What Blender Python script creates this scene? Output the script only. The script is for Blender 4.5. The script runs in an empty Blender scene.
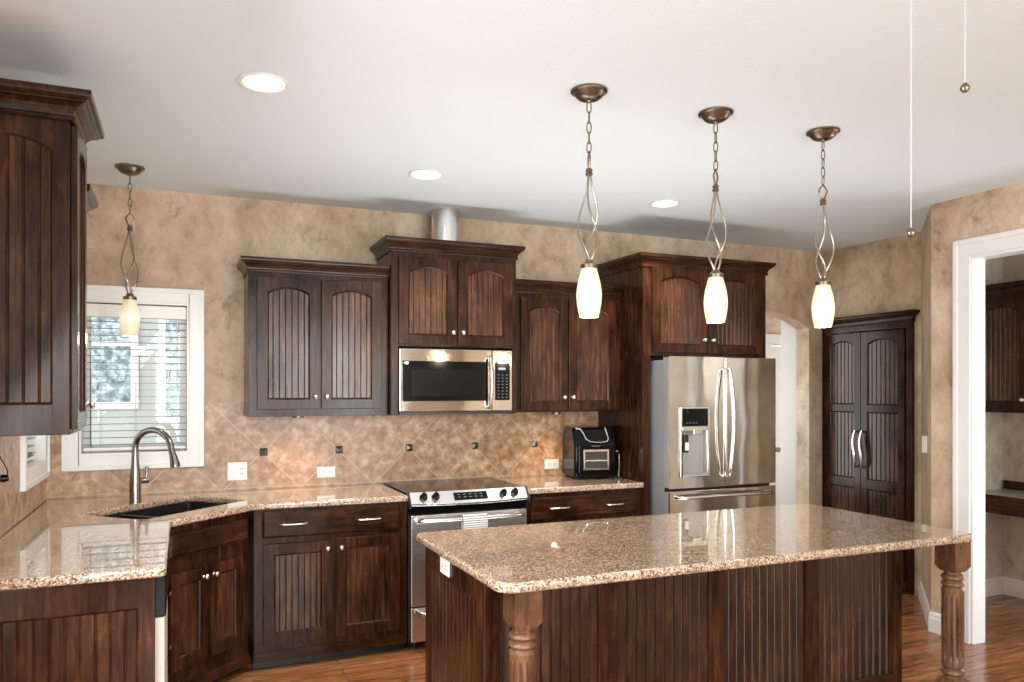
import bpy, math, random
from mathutils import Vector, Matrix
random.seed(7)
PI = math.pi
S = bpy.context.scene
C = S.collection
H = 2.764                     # ceiling height

# ------------------------------------------------------------------ camera
cam = bpy.data.cameras.new('camera')
cam.sensor_width = 36.0
cam.lens = 768.547 / 1024 * 36
cam.shift_y = (390.5 - 341) / 1024
cam.clip_start = .05
co = bpy.data.objects.new('camera', cam); C.objects.link(co)
co.location = (0, -5.0788, 1.56)
co.rotation_euler = (PI / 2, 0, -0.40489)
S.camera = co

# ------------------------------------------------------------------ world, exposure
S.view_settings.view_transform = 'Standard'
S.view_settings.look = 'None'
S.view_settings.gamma = 1.0
S.view_settings.use_curve_mapping = False
S.view_settings.exposure = -0.06
W = bpy.data.worlds.new('sky'); S.world = W; W.use_nodes = True
W.node_tree.nodes['Background'].inputs[0].default_value = (.86, .93, 1, 1)
W.node_tree.nodes['Background'].inputs[1].default_value = 2.2

def area(name, loc, rot, sx, sy, power, col=(1, 1, 1), spread=PI):
    l = bpy.data.lights.new(name, 'AREA'); l.shape = 'RECTANGLE'
    l.size = sx; l.size_y = sy; l.energy = power; l.color = col; l.spread = spread
    o = bpy.data.objects.new(name, l); C.objects.link(o)
    o.location = loc; o.rotation_euler = rot
    return o
# window light of the room, then unseen fill lamps added for nook and hall
DAY = (.93, .985, 1.0)
COOL = (.95, .98, 1.0)
area('day_and_fill', (.35, -8.45, 1.55), (PI / 2, 0, 0), 1.5, 1.9, 135, DAY)
area('day_and_fill', (2.45, -8.45, 1.55), (PI / 2, 0, 0), 1.5, 1.9, 135, DAY)
area('day_and_fill', (-.66, -3.6, 1.5), (PI / 2 - .62, 0, -PI / 2), 1.7, 1.8, 95, COOL)
area('day_and_fill', (-1.25, -.41, .75), (PI / 2 + .9, 0, -PI / 2), .7, .7, 70, DAY)
area('day_and_fill', (5.1, -4.6, 1.9), (PI / 2, 0, -.1), .9, 1.1, 40, DAY)  # added lamp brightening the nook, which has no window
area('day_and_fill', (5.6, -2.4, .95), (PI / 2 + .55, 0, PI / 2), .9, 1.1, 30, DAY)  # added lamp aimed up through the doorway at the kitchen ceiling
area('day_and_fill', (6.9, .75, 1.3), (PI / 2, 0, PI / 2), .8, 1.9, 30, DAY)  # added lamp brightening the hall, no window here
area('day_and_fill', (3.95, .75, 1.4), (PI / 2, 0, -PI / 2), .7, 1.6, 18, DAY)  # second added hall lamp, towards the pale wall
# added fill lamps facing up, behind camera and island, to brighten the ceiling
area('ceiling_fill', (1.9, -7.1, .25), (PI, 0, 0), 4.4, 2.4, 50, (.90, .96, 1.0))
area('ceiling_fill', (1.9, -1.28, .2), (PI, 0, 0), 2.6, .5, 18, (.92, .97, 1), 1.9)

# ------------------------------------------------------------------ materials
def mat(name):
    m = bpy.data.materials.new(name); m.use_nodes = True
    nt = m.node_tree; return m, nt, nt.nodes['Principled BSDF']
def N(nt, t, **k):
    n = nt.nodes.new(t)
    for a, v in k.items(): setattr(n, a, v)
    return n
def plain(name, col, rough=.5, metal=0, **k):
    m, nt, b = mat(name)
    b.inputs['Base Color'].default_value = (*col, 1)
    b.inputs['Roughness'].default_value = rough; b.inputs['Metallic'].default_value = metal
    for a, v in k.items(): b.inputs[a.replace('_', ' ')].default_value = v
    return m
def ramp(nt, stops):
    r = N(nt, 'ShaderNodeValToRGB'); e = r.color_ramp.elements
    while len(e) < len(stops): e.new(.5)
    for x, (p, c) in zip(e, stops): x.position = p; x.color = (*c, 1)
    return r
def coords(nt, scale, rnd=True, obj=True):
    tc = N(nt, 'ShaderNodeTexCoord'); mp = N(nt, 'ShaderNodeMapping')
    mp.inputs['Scale'].default_value = scale
    if rnd:
        oi = N(nt, 'ShaderNodeObjectInfo'); ml = N(nt, 'ShaderNodeVectorMath', operation='SCALE')
        ml.inputs[0].default_value = (31, 17, 23)
        nt.links.new(oi.outputs['Random'], ml.inputs['Scale']); nt.links.new(ml.outputs[0], mp.inputs['Location'])
    if obj: nt.links.new(tc.outputs['Object'], mp.inputs[0])
    else:
        g = N(nt, 'ShaderNodeNewGeometry'); nt.links.new(g.outputs['Position'], mp.inputs[0])
    return mp
def noise(nt, src, scale, detail=4, rough=.55, dist=0):
    n = N(nt, 'ShaderNodeTexNoise'); n.inputs['Scale'].default_value = scale
    n.inputs['Detail'].default_value = detail; n.inputs['Roughness'].default_value = rough
    n.inputs['Distortion'].default_value = dist
    nt.links.new(src.outputs[0], n.inputs['Vector']); return n
def mix(nt, fac, a, b, mode='MIX'):
    x = N(nt, 'ShaderNodeMix', data_type='RGBA', blend_type=mode)
    for i, v in ((0, fac), (6, a), (7, b)):
        if hasattr(v, 'is_output') or hasattr(v, 'links'): nt.links.new(v, x.inputs[i])
        elif isinstance(v, (int, float)): x.inputs[i].default_value = v
        else: x.inputs[i].default_value = (*v, 1)
    return x.outputs[2]
def bump(nt, b, src, strength, dist=.002):
    bp = N(nt, 'ShaderNodeBump'); bp.inputs['Strength'].default_value = strength; bp.inputs['Distance'].default_value = dist
    nt.links.new(src, bp.inputs['Height']); nt.links.new(bp.outputs[0], b.inputs['Normal'])

def wood(name, dark, mid, light, rough=.2, sc=(16, 16, 1.5), spec=.22):
    m, nt, b = mat(name)
    g = noise(nt, coords(nt, sc), 3.0, 6, .6, .4)
    r = ramp(nt, [(.25, dark), (.52, mid), (.8, light)])
    nt.links.new(g.outputs[0], r.inputs[0])
    bl = noise(nt, coords(nt, (1, 1, .6)), 5.0, 5, .65)           # blotchy worn glaze
    r2 = ramp(nt, [(.32, (.42, .40, .38)), (.68, (1.5, 1.42, 1.36))])
    nt.links.new(bl.outputs[0], r2.inputs[0])
    nt.links.new(mix(nt, 1.0, r.outputs[0], r2.outputs[0], 'MULTIPLY'), b.inputs['Base Color'])
    rr = ramp(nt, [(.3, (rough * .7,) * 3), (.75, (rough * 1.5,) * 3)])
    nt.links.new(bl.outputs[0], rr.inputs[0]); nt.links.new(rr.outputs[0], b.inputs['Roughness'])
    b.inputs['Specular IOR Level'].default_value = spec
    bump(nt, b, g.outputs[0], .12, .001)
    return m
WOOD = wood('dark_stained_wood', (.010, .0034, .0016), (.034, .0120, .0050), (.085, .034, .0140))
WOODR = wood('dark_stained_wood_horizontal', (.010, .0034, .0016), (.034, .0120, .0050), (.085, .034, .0140), sc=(1.5, 16, 16))
WOODP = wood('dark_stained_beadboard', (.016, .0058, .0028), (.056, .0215, .0095), (.140, .061, .028), spec=.4)
POST = wood('brown_post_wood', (.045, .020, .009), (.115, .056, .028), (.22, .115, .062), .26, spec=.45)
TOE = plain('toe_kick_black', (.008, .006, .005), .45)

def granite():
    m, nt, b = mat('speckled_granite')
    c = coords(nt, (1, 1, 1), False, False)
    v = N(nt, 'ShaderNodeTexVoronoi'); v.inputs['Scale'].default_value = 185; nt.links.new(c.outputs[0], v.inputs['Vector'])
    sp = N(nt, 'ShaderNodeSeparateColor'); nt.links.new(v.outputs['Color'], sp.inputs[0])
    r = ramp(nt, [(0, (.09, .058, .04)), (.15, (.22, .142, .094)), (.32, (.38, .255, .17)), (.60, (.50, .355, .245)), (.82, (.66, .52, .395)), (1, (.76, .64, .52))])
    r.color_ramp.interpolation = 'CONSTANT'
    nt.links.new(sp.outputs[0], r.inputs[0])
    n = noise(nt, c, 9, 3); r2 = ramp(nt, [(.3, (.85, .84, .83)), (.7, (1.1, 1.1, 1.1))]); nt.links.new(n.outputs[0], r2.inputs[0])
    nt.links.new(mix(nt, 1.0, r.outputs[0], r2.outputs[0], 'MULTIPLY'), b.inputs['Base Color'])
    b.inputs['Roughness'].default_value = .25; b.inputs['Coat Weight'].default_value = 1; b.inputs['Coat Roughness'].default_value = .02; b.inputs['Coat IOR'].default_value = 1.48
    return m
GRANITE = granite()

def faux(name, a, c_, d, tint=(1, 1, 1)):
    m, nt, b = mat(name)
    c = coords(nt, (1, 1, .75), False, False)
    n1 = noise(nt, c, 1.7, 6, .66, .2); n2 = noise(nt, c, 6.0, 10, .78, .35)
    r = ramp(nt, [(.36, a), (.50, c_), (.64, d)]); nt.links.new(n1.outputs[0], r.inputs[0])
    r2 = ramp(nt, [(.34, (.48, .41, .35)), (.44, (.92, .90, .88)), (.64, (1.22, 1.22, 1.22))]); nt.links.new(n2.outputs[0], r2.inputs[0])
    nt.links.new(mix(nt, 1.0, r.outputs[0], r2.outputs[0], 'MULTIPLY'), b.inputs['Base Color'])
    b.inputs['Roughness'].default_value = .5
    bump(nt, b, n2.outputs[0], .3, .005)
    return m
WALL = faux('mottled_tan_plaster', (.36, .245, .150), (.50, .365, .245), (.62, .49, .36))
WALLG = faux('mottled_grey_beige_plaster', (.42, .36, .29), (.54, .48, .40), (.66, .61, .54))

def tile():
    m, nt, b = mat('diagonal_travertine_tile')
    g = N(nt, 'ShaderNodeNewGeometry'); s = N(nt, 'ShaderNodeSeparateXYZ'); nt.links.new(g.outputs['Position'], s.inputs[0])
    def M(op, a, b_):
        x = N(nt, 'ShaderNodeMath', operation=op)
        for i, v in ((0, a), (1, b_)):
            if isinstance(v, (int, float)): x.inputs[i].default_value = v
            else: nt.links.new(v, x.inputs[i])
        return x.outputs[0]
    h = M('SUBTRACT', s.outputs[0], s.outputs[1])        # runs along both walls of the corner
    x0, z0, side = .469, 1.172, .3345
    u = M('MULTIPLY', M('ADD', M('SUBTRACT', h, x0), M('SUBTRACT', s.outputs[2], z0)), .70711 / side)
    v = M('MULTIPLY', M('SUBTRACT', M('SUBTRACT', h, x0), M('SUBTRACT', s.outputs[2], z0)), .70711 / side)
    def edge(t): return M('ABSOLUTE', M('SUBTRACT', M('FRACT', M('ADD', t, .5), 0), .5), 0)
    gr = M('MINIMUM', edge(u), edge(v))
    line = M('LESS_THAN', gr, .0085)
    row = M('LESS_THAN', M('ABSOLUTE', M('SUBTRACT', s.outputs[2], .952), 0), .002)
    line = M('MAXIMUM', line, row)
    cx = N(nt, 'ShaderNodeCombineXYZ'); nt.links.new(M('FLOOR', u, 0), cx.inputs[0]); nt.links.new(M('FLOOR', v, 0), cx.inputs[1])
    wn = N(nt, 'ShaderNodeTexWhiteNoise'); nt.links.new(cx.outputs[0], wn.inputs['Vector'])
    c = coords(nt, (1, 1, 1), False, False)
    n = noise(nt, c, 16, 8, .66, .0)
    r = ramp(nt, [(.34, (.24, .115, .052)), (.50, (.41, .245, .135)), (.64, (.60, .43, .29))]); nt.links.new(n.outputs[0], r.inputs[0])
    r3 = ramp(nt, [(0, (.80, .76, .72)), (1, (1.12, 1.1, 1.08))]); nt.links.new(wn.outputs[0], r3.inputs[0])
    base = mix(nt, 1.0, r.outputs[0], r3.outputs[0], 'MULTIPLY')
    nt.links.new(mix(nt, line, base, (.50, .375, .26)), b.inputs['Base Color'])
    b.inputs['Roughness'].default_value = .33
    bump(nt, b, n.outputs[0], .1, .002)
    return m
TILE = tile()

def floor_mat():
    m, nt, b = mat('oak_plank_floor')
    c = coords(nt, (1, 1, 1), False, False)
    bt = N(nt, 'ShaderNodeTexBrick'); bt.offset = .37; bt.offset_frequency = 2
    for k, v in (('Scale', 1), ('Mortar Size', .0015), ('Brick Width', 1.3), ('Row Height', .083), ('Bias', 0)): bt.inputs[k].default_value = v
    bt.inputs['Color1'].default_value = (.10, .10, .10, 1); bt.inputs['Color2'].default_value = (.9, .9, .9, 1)
    nt.links.new(c.outputs[0], bt.inputs['Vector'])
    g = noise(nt, coords(nt, (1.6, 14, 1), False, False), 2.6, 7, .62, .6)
    r = ramp(nt, [(.25, (.10, .036, .013)), (.5, (.26, .105, .040)), (.78, (.48, .235, .105))]); nt.links.new(g.outputs[0], r.inputs[0])
    r2 = ramp(nt, [(0, (.72, .70, .68)), (1, (1.25, 1.22, 1.2))]); nt.links.new(bt.outputs['Color'], r2.inputs[0])
    base = mix(nt, 1.0, r.outputs[0], r2.outputs[0], 'MULTIPLY')
    nt.links.new(mix(nt, bt.outputs['Fac'], base, (.035, .015, .008)), b.inputs['Base Color'])
    b.inputs['Roughness'].default_value = .2
    bump(nt, b, g.outputs[0], .08, .001)
    return m
FLOOR = floor_mat()

def ceil_mat():
    m, nt, b = mat('orange_peel_white_ceiling')
    b.inputs['Base Color'].default_value = (.76, .82, .85, 1); b.inputs['Roughness'].default_value = .75
    n = noise(nt, coords(nt, (1, 1, 1), False, False), 55, 4, .6); bump(nt, b, n.outputs[0], .35, .006)
    return m
CEIL = ceil_mat()

def steel(name, col, rough, wob=.15):
    m, nt, b = mat(name)
    b.inputs['Base Color'].default_value = (*col, 1); b.inputs['Metallic'].default_value = 1
    g = noise(nt, coords(nt, (3, 3, 260)), 2, 3)
    r = ramp(nt, [(.3, (rough * .8,) * 3), (.7, (rough * 1.25,) * 3)]); nt.links.new(g.outputs[0], r.inputs[0]); nt.links.new(r.outputs[0], b.inputs['Roughness'])
    w = noise(nt, coords(nt, (1, 1, .6)), 5, 1); bump(nt, b, w.outputs[0], wob, .01); b.inputs['Anisotropic'].default_value = .0
    return m
STEEL = steel('brushed_stainless_steel', (.54, .51, .47), .08, .3)
STEELB = steel('satin_stainless_steel', (.70, .67, .63), .32, .02)
STEELM = steel('bright_stainless_steel', (.78, .76, .73), .2, .02)
FSIDE = plain('grey_painted_fridge_side', (.36, .37, .39), .35, .3)
NICKEL = plain('satin_nickel', (.80, .77, .73), .22, 1)
FAUCET = plain('brushed_nickel_faucet', (.27, .26, .25), .22, 1)
BRONZE = plain('aged_bronze', (.22, .17, .125), .32, 1)
WIRE = plain('bronze_wire', (.42, .38, .33), .3, 1)
WHITE = plain('white_gloss_paint', (.80, .79, .77), .3)
WPLATE = plain('white_plastic', (.82, .81, .78), .35)
CREAM = plain('cream_plastic', (.66, .58, .50), .4)
BLACK = plain('black_gloss', (.003, .003, .0035), .1, Specular_IOR_Level=.22)
BLACKM = plain('black_satin', (.012, .012, .013), .35)
SINKM = plain('black_composite', (.014, .013, .014), .32)
GREYW = plain('pale_hall_paint', (.62, .60, .57), .5)
SLOT = plain('dark_slot', (.05, .05, .05), .5)
SLAT = plain('shade_grey_blind_slat', (.20, .20, .19), .5)  # backlit shade painted into the slats as dark grey
CORDM = plain('pale_cord', (.55, .55, .54), .6)
SIDING = plain('pale_house_siding', (.50, .50, .47), .7)
DESK = plain('grey_desk_laminate', (.30, .28, .26), .3)
CHAINW = plain('white_bead_chain', (.52, .52, .51), .4)
CHROME = plain('chrome_trim', (.85, .85, .86), .12, 1)
LCD = plain('pale_display_marks', (.10, .12, .135), .4)
def glass_mat(name, rough=.0, col=(1, 1, 1)):
    m, nt, b = mat(name)
    nt.nodes.remove(b)
    t = N(nt, 'ShaderNodeBsdfTransparent'); g = N(nt, 'ShaderNodeBsdfGlossy'); g.inputs['Roughness'].default_value = rough
    f = N(nt, 'ShaderNodeFresnel'); f.inputs[0].default_value = 1.45; x = N(nt, 'ShaderNodeMixShader')
    t.inputs[0].default_value = (*col, 1)
    ge = N(nt, 'ShaderNodeNewGeometry'); iv = N(nt, 'ShaderNodeMath', operation='SUBTRACT'); iv.inputs[0].default_value = 1; nt.links.new(ge.outputs['Backfacing'], iv.inputs[1])
    fm = N(nt, 'ShaderNodeMath', operation='MULTIPLY'); nt.links.new(f.outputs[0], fm.inputs[0]); nt.links.new(iv.outputs[0], fm.inputs[1])   # the thin pane mirrors on its outer faces only
    nt.links.new(fm.outputs[0], x.inputs[0]); nt.links.new(t.outputs[0], x.inputs[1]); nt.links.new(g.outputs[0], x.inputs[2])
    nt.links.new(x.outputs[0], nt.nodes['Material Output'].inputs[0]); return m
GLASS = glass_mat('window_glass')
OVENG = plain('oven_glass', (.05, .048, .044), .06)
def emis(name, col, s, base=(.9, .88, .8)):
    m, nt, b = mat(name)
    b.inputs['Base Color'].default_value = (*base, 1); b.inputs['Roughness'].default_value = .35
    b.inputs['Emission Color'].default_value = (*col, 1); b.inputs['Emission Strength'].default_value = s
    return m
LENS = emis('lit_downlight_lens', (1, .97, .92), 9)
def shade_mat():
    m, nt, b = mat('lit_frosted_shade')
    b.inputs['Base Color'].default_value = (.70, .62, .46, 1); b.inputs['Roughness'].default_value = .3
    tc = N(nt, 'ShaderNodeTexCoord'); s = N(nt, 'ShaderNodeSeparateXYZ'); nt.links.new(tc.outputs['Generated'], s.inputs[0])
    r = ramp(nt, [(0, (.78, .62, .38)), (.25, (1.0, .88, .64)), (.5, (1.5, 1.4, 1.2)), (.75, (1.0, .88, .64)), (1, (.70, .56, .34))])
    nt.links.new(s.outputs[2], r.inputs[0]); nt.links.new(r.outputs[0], b.inputs['Emission Color'])
    b.inputs['Emission Strength'].default_value = .40
    return m
SHADE = shade_mat()
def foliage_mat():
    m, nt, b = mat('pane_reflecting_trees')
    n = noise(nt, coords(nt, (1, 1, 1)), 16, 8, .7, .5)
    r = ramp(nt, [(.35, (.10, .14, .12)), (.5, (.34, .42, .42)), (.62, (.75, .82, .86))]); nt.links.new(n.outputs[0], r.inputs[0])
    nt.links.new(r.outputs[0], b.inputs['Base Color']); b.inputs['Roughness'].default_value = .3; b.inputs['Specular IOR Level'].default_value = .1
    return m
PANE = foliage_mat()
def towel_mat():
    m, nt, b = mat('striped_towel')
    mp = coords(nt, (1, 1, 1), False)
    w = N(nt, 'ShaderNodeTexWave', bands_direction='Z'); w.inputs['Scale'].default_value = 24; nt.links.new(mp.outputs[0], w.inputs['Vector'])
    r = ramp(nt, [(.45, (.75, .73, .70)), (.6, (.22, .22, .23))]); nt.links.new(w.outputs[0], r.inputs[0]); nt.links.new(r.outputs[0], b.inputs['Base Color'])
    b.inputs['Roughness'].default_value = .9
    return m
TOWEL = towel_mat()

# ------------------------------------------------------------------ mesh helpers
class MB:
    def __init__(s): s.v = []; s.f = []; s.m = Matrix()
    def add(s, vs, fs):
        o = len(s.v); s.v += [tuple(s.m @ Vector(p)) for p in vs]; s.f += [[i + o for i in f] for f in fs]; return s
    def box(s, x0, x1, y0, y1, z0, z1):
        x0, x1 = sorted((x0, x1)); y0, y1 = sorted((y0, y1)); z0, z1 = sorted((z0, z1))
        return s.add([(x0, y0, z0), (x1, y0, z0), (x1, y1, z0), (x0, y1, z0), (x0, y0, z1), (x1, y0, z1), (x1, y1, z1), (x0, y1, z1)],
                     [(3, 2, 1, 0), (4, 5, 6, 7), (0, 1, 5, 4), (1, 2, 6, 5), (2, 3, 7, 6), (3, 0, 4, 7)])
    def prism(s, poly, a, b, axis='y'):
        n = len(poly)
        mk = {'y': lambda p, t: (p[0], t, p[1]), 'z': lambda p, t: (p[0], p[1], t), 'x': lambda p, t: (t, p[0], p[1])}[axis]
        fs = [list(range(n)), list(range(2 * n - 1, n - 1, -1))]
        for i in range(n): j = (i + 1) % n; fs.append([j, i, n + i, n + j])
        return s.add([mk(p, a) for p in poly] + [mk(p, b) for p in poly], fs)
    def lathe(s, prof, n=24, axis='z', c=(0, 0, 0), rad=None):
        vs = []; fs = []; k = len(prof)
        for i in range(n):
            t = 2 * PI * i / n
            for r, z in prof:
                rr = r * (rad(t, z) if rad else 1)
                x, y = rr * math.cos(t), rr * math.sin(t)
                p = {'z': (x, y, z), 'y': (x, z, -y), 'x': (z, x, y)}[axis]
                vs.append((p[0] + c[0], p[1] + c[1], p[2] + c[2]))
        for i in range(n):
            j = (i + 1) % n
            for q in range(k - 1): fs.append([i * k + q, j * k + q, j * k + q + 1, i * k + q + 1])
        if prof[0][0] > 1e-6: fs.append([i * k for i in range(n)][::-1])
        if prof[-1][0] > 1e-6: fs.append([i * k + k - 1 for i in range(n)])
        return s.add(vs, fs)
    def tube(s, pts, r, n=8, closed=False, flat=1.0):
        P = [Vector(p) for p in pts]; k = len(P); vs = []; fs = []; up = None
        for i in range(k):
            a = P[(i - 1) % k] if closed or i else P[0]; b = P[(i + 1) % k] if closed or i < k - 1 else P[-1]
            d = (b - a).normalized()
            if up is None: up = d.orthogonal().normalized()
            up = (up - d * up.dot(d)).normalized(); sd = d.cross(up)
            ri = r[i] if isinstance(r, (list, tuple)) else r
            for j in range(n):
                t = 2 * PI * j / n; vs.append(P[i] + up * (ri * math.cos(t)) + sd * (ri * flat * math.sin(t)))
        for i in range(k if closed else k - 1):
            i2 = (i + 1) % k
            for j in range(n):
                j2 = (j + 1) % n; fs.append([i * n + j, i * n + j2, i2 * n + j2, i2 * n + j])
        if not closed: fs.append(list(range(n))[::-1]); fs.append([(k - 1) * n + j for j in range(n)])
        return s.add(vs, fs)
    def build(s, name, m, parent=None, bev=0, smooth=False, loc=None, rz=0, seg=2):
        me = bpy.data.meshes.new(name); me.from_pydata(s.v, [], s.f); me.update()
        import bmesh
        bm = bmesh.new(); bm.from_mesh(me); bmesh.ops.remove_doubles(bm, verts=bm.verts, dist=1e-6)
        bmesh.ops.recalc_face_normals(bm, faces=bm.faces)
        bm.to_mesh(me); bm.free()
        me.materials.append(m)
        o = bpy.data.objects.new(name, me); C.objects.link(o)
        if smooth:
            for p in me.polygons: p.use_smooth = True
            md = o.modifiers.new('split', 'EDGE_SPLIT'); md.split_angle = math.radians(38)
        if bev:
            md = o.modifiers.new('bevel', 'BEVEL'); md.width = bev; md.segments = seg; md.limit_method = 'ANGLE'; md.angle_limit = math.radians(40)
        if parent: o.parent = parent
        if loc: o.location = loc
        o.rotation_euler.z = rz
        return o

def thing(name, label, cat, loc=(0, 0, 0), rz=0, group=None):
    o = bpy.data.objects.new(name, None); C.objects.link(o); o.empty_display_size = .1
    o.location = loc; o.rotation_euler = (0, 0, rz); o['label'] = label; o['category'] = cat
    if group: o['group'] = group
    return o
def tag(o, label, cat, group=None):
    o['label'] = label; o['category'] = cat
    if group: o['group'] = group
    return o
def struct(o): o['kind'] = 'structure'; return o
def dup(root, loc, rz, label, group=None):
    r = root.copy(); C.objects.link(r); r.location = loc; r.rotation_euler = (0, 0, rz); r['label'] = label
    if group: r['group'] = group
    for ch in list(root.children):
        c = ch.copy(); C.objects.link(c); c.parent = r
        for g in list(ch.children):
            d = g.copy(); C.objects.link(d); d.parent = c
    return r
def slab(name, outer, holes, z0, z1, m, bev=.012, parent=None):
    """granite slab cut from an outline, with a rounded edge"""
    cu = bpy.data.curves.new(name, 'CURVE'); cu.dimensions = '2D'; cu.fill_mode = 'BOTH'
    for ring in [outer] + holes:
        sp = cu.splines.new('POLY'); sp.points.add(len(ring) - 1); sp.use_cyclic_u = True
        for p, q in zip(sp.points, ring): p.co = (q[0], q[1], 0, 1)
    cu.extrude = (z1 - z0) / 2 - bev; cu.bevel_depth = bev; cu.bevel_resolution = 3; cu.offset = -bev
    t = bpy.data.objects.new(name + '_curve', cu); C.objects.link(t)
    dg = bpy.context.evaluated_depsgraph_get(); me = bpy.data.meshes.new_from_object(t.evaluated_get(dg)); me.name = name
    bpy.data.objects.remove(t); me.materials.clear(); me.materials.append(m)
    import bmesh
    bm = bmesh.new(); bm.from_mesh(me); bmesh.ops.remove_doubles(bm, verts=bm.verts, dist=1e-5); bmesh.ops.recalc_face_normals(bm, faces=bm.faces); bm.to_mesh(me); bm.free()
    o = bpy.data.objects.new(name, me); C.objects.link(o); o.location.z = (z0 + z1) / 2
    if parent: o.parent = parent
    return o
def rounded(poly, radii, n=6):
    out = []; k = len(poly)
    for i, p in enumerate(poly):
        r = radii[i] if isinstance(radii, (list, tuple)) else radii
        if r <= 0: out.append(p); continue
        p = Vector(p); a = (Vector(poly[i - 1]) - p).normalized(); b = (Vector(poly[(i + 1) % k]) - p).normalized()
        ang = a.angle(b); d = r / math.tan(ang / 2); c = p + (a + b).normalized() * (r / math.sin(ang / 2))
        s, e = p + a * d - c, p + b * d - c
        for j in range(n + 1):
            t = j / n; v = (s * (1 - t) + e * t).normalized() * r; q = c + v; out.append((q.x, q.y))
    return out

# ---- cabinet pieces.  Local frame: x along the width, front towards -y, z up
def arc(x, xc, a, zs, rise, d=0):
    if rise < 1e-4: return zs - d
    R = (a * a + rise * rise) / (2 * rise); zc = zs + rise - R
    return zc + math.sqrt(max((R - d) ** 2 - (x - xc) ** 2, 0))
def bead(mb, x0, x1, z0, ztop, y, pitch, gw=.0036, gd=.005, centre=True):
    """beadboard sheet: flat boards parted by V grooves, y is the front plane"""
    n = max(1, round((x1 - x0) / pitch)); p = (x1 - x0) / n; xs = [(x0, 0)]
    for i in range(1, n):
        g = x0 + i * p; xs += [(g - gw, 0), (g - gw * .5, gd * .75), (g, gd), (g + gw * .5, gd * .75), (g + gw, 0)]
    xs.append((x1, 0)); ex = []
    for (a, da), (b, db) in zip(xs, xs[1:]):
        ex.append((a, da)); k = 2 if b - a > .02 else 1
        for j in range(1, k): ex.append((a + (b - a) * j / k, da))
    ex.append(xs[-1]); vs = []; fs = []
    for x, d in ex:
        vs += [(x, y + d, z0), (x, y + d, ztop(x)), (x, y + gd + .004, z0), (x, y + gd + .004, ztop(x))]
    k = len(ex)
    for i in range(k - 1):
        a, b = 4 * i, 4 * i + 4
        fs += [[a, b, b + 1, a + 1], [a + 2, a + 3, b + 3, b + 2], [a, a + 2, b + 2, b], [a + 1, b + 1, b + 3, a + 3]]
    fs += [[0, 1, 3, 2], [4 * k - 4, 4 * k - 2, 4 * k - 1, 4 * k - 3]]
    return mb.add(vs, fs)
def panel_frame(mb, w, h, openings, st, t=.02, y=0):
    """stile-and-rail frame, back plane at y, front at y-t; openings = [(z0, spring, rise)]"""
    f = y - t; a = (w - 2 * st) / 2; xc = w / 2; x0, x1 = st, w - st
    mb.box(0, st, f, y, 0, h); mb.box(x1, w, f, y, 0, h)
    mb.box(x0, x1, f, y, 0, openings[0][0])
    for i, (z0, zs, rise) in enumerate(openings):
        top = openings[i + 1][0] if i + 1 < len(openings) else h
        n = 14 if rise else 1
        low = [(x0 + (x1 - x0) * j / n, arc(x0 + (x1 - x0) * j / n, xc, a, zs, rise)) for j in range(n + 1)]
        mb.prism(low + [(x1, top), (x0, top)], f, y, 'y')
        d = .009                                           # sloped inner edge down to the panel
        def loop(dd):
            L = [(x0 + dd, z0 + dd), (x1 - dd, z0 + dd)]
            for j in range(n + 1):
                x = x1 - dd - (x1 - x0 - 2 * dd) * j / n
                L.append((x, arc(x, xc, a, zs, rise, dd)))
            return L
        A, B = loop(0), loop(d); k = len(A)
        vs = [(p[0], f + .001, p[1]) for p in A] + [(p[0], f + .009, p[1]) for p in B] + [(p[0], f + .013, p[1]) for p in B] + [(p[0], f + .013, p[1]) for p in A]
        fs = []
        for j in range(k):
            q = (j + 1) % k
            for r in range(4): s_ = (r + 1) % 4; fs.append([r * k + j, r * k + q, s_ * k + q, s_ * k + j])
        mb.add(vs, fs)
    return mb
def door(parent, x, z, w, h, openings=None, st=.058, rb=.058, rt=.056, rise=0, pitch=.036, y=0, t=.02, name='door', knob=None, mt=None, gw=.0032):
    """framed beadboard door hung on the plane y of its parent"""
    if openings is None: openings = [(rb, h - rt - rise, rise)]
    o = panel_frame(MB(), w, h, openings, st, t).build(name, mt or WOOD, parent, .0018, loc=(x, y, z))
    pm = MB(); a = (w - 2 * st) / 2
    for (z0, zs, r) in openings:
        bead(pm, st - .004, w - st + .004, z0 - .004, (lambda q, zs=zs, r=r: (arc(min(max(q, st), w - st), w / 2, a, zs, r) + .004)), -t + .0125, pitch, gw)
    pm.build('panel', mt or WOODP, o)
    if knob:
        kb = MB().lathe([(.0, -.030), (.008, -.0295), (.0135, -.025), (.015, -.020), (.0125, -.014), (.006, -.011), (.005, -.004), (.009, -.0005), (.009, 0)], 20, 'y', (knob[0], -t, knob[1]))
        kb.build('knob', NICKEL, o, smooth=True)
    return o
def pull_mesh(mb, xc, zc, L, y):
    a = L / 2
    pts = [(xc - a, y, zc), (xc - a, y - .016, zc)] + [(xc - a + L * t, y - .026 - .006 * math.sin(PI * t), zc) for t in (.08, .25, .5, .75, .92)] + [(xc + a, y - .016, zc), (xc + a, y, zc)]
    return mb.tube(pts, [.006, .006, .0058, .005, .0045, .005, .0058, .006, .006], 10)
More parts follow.
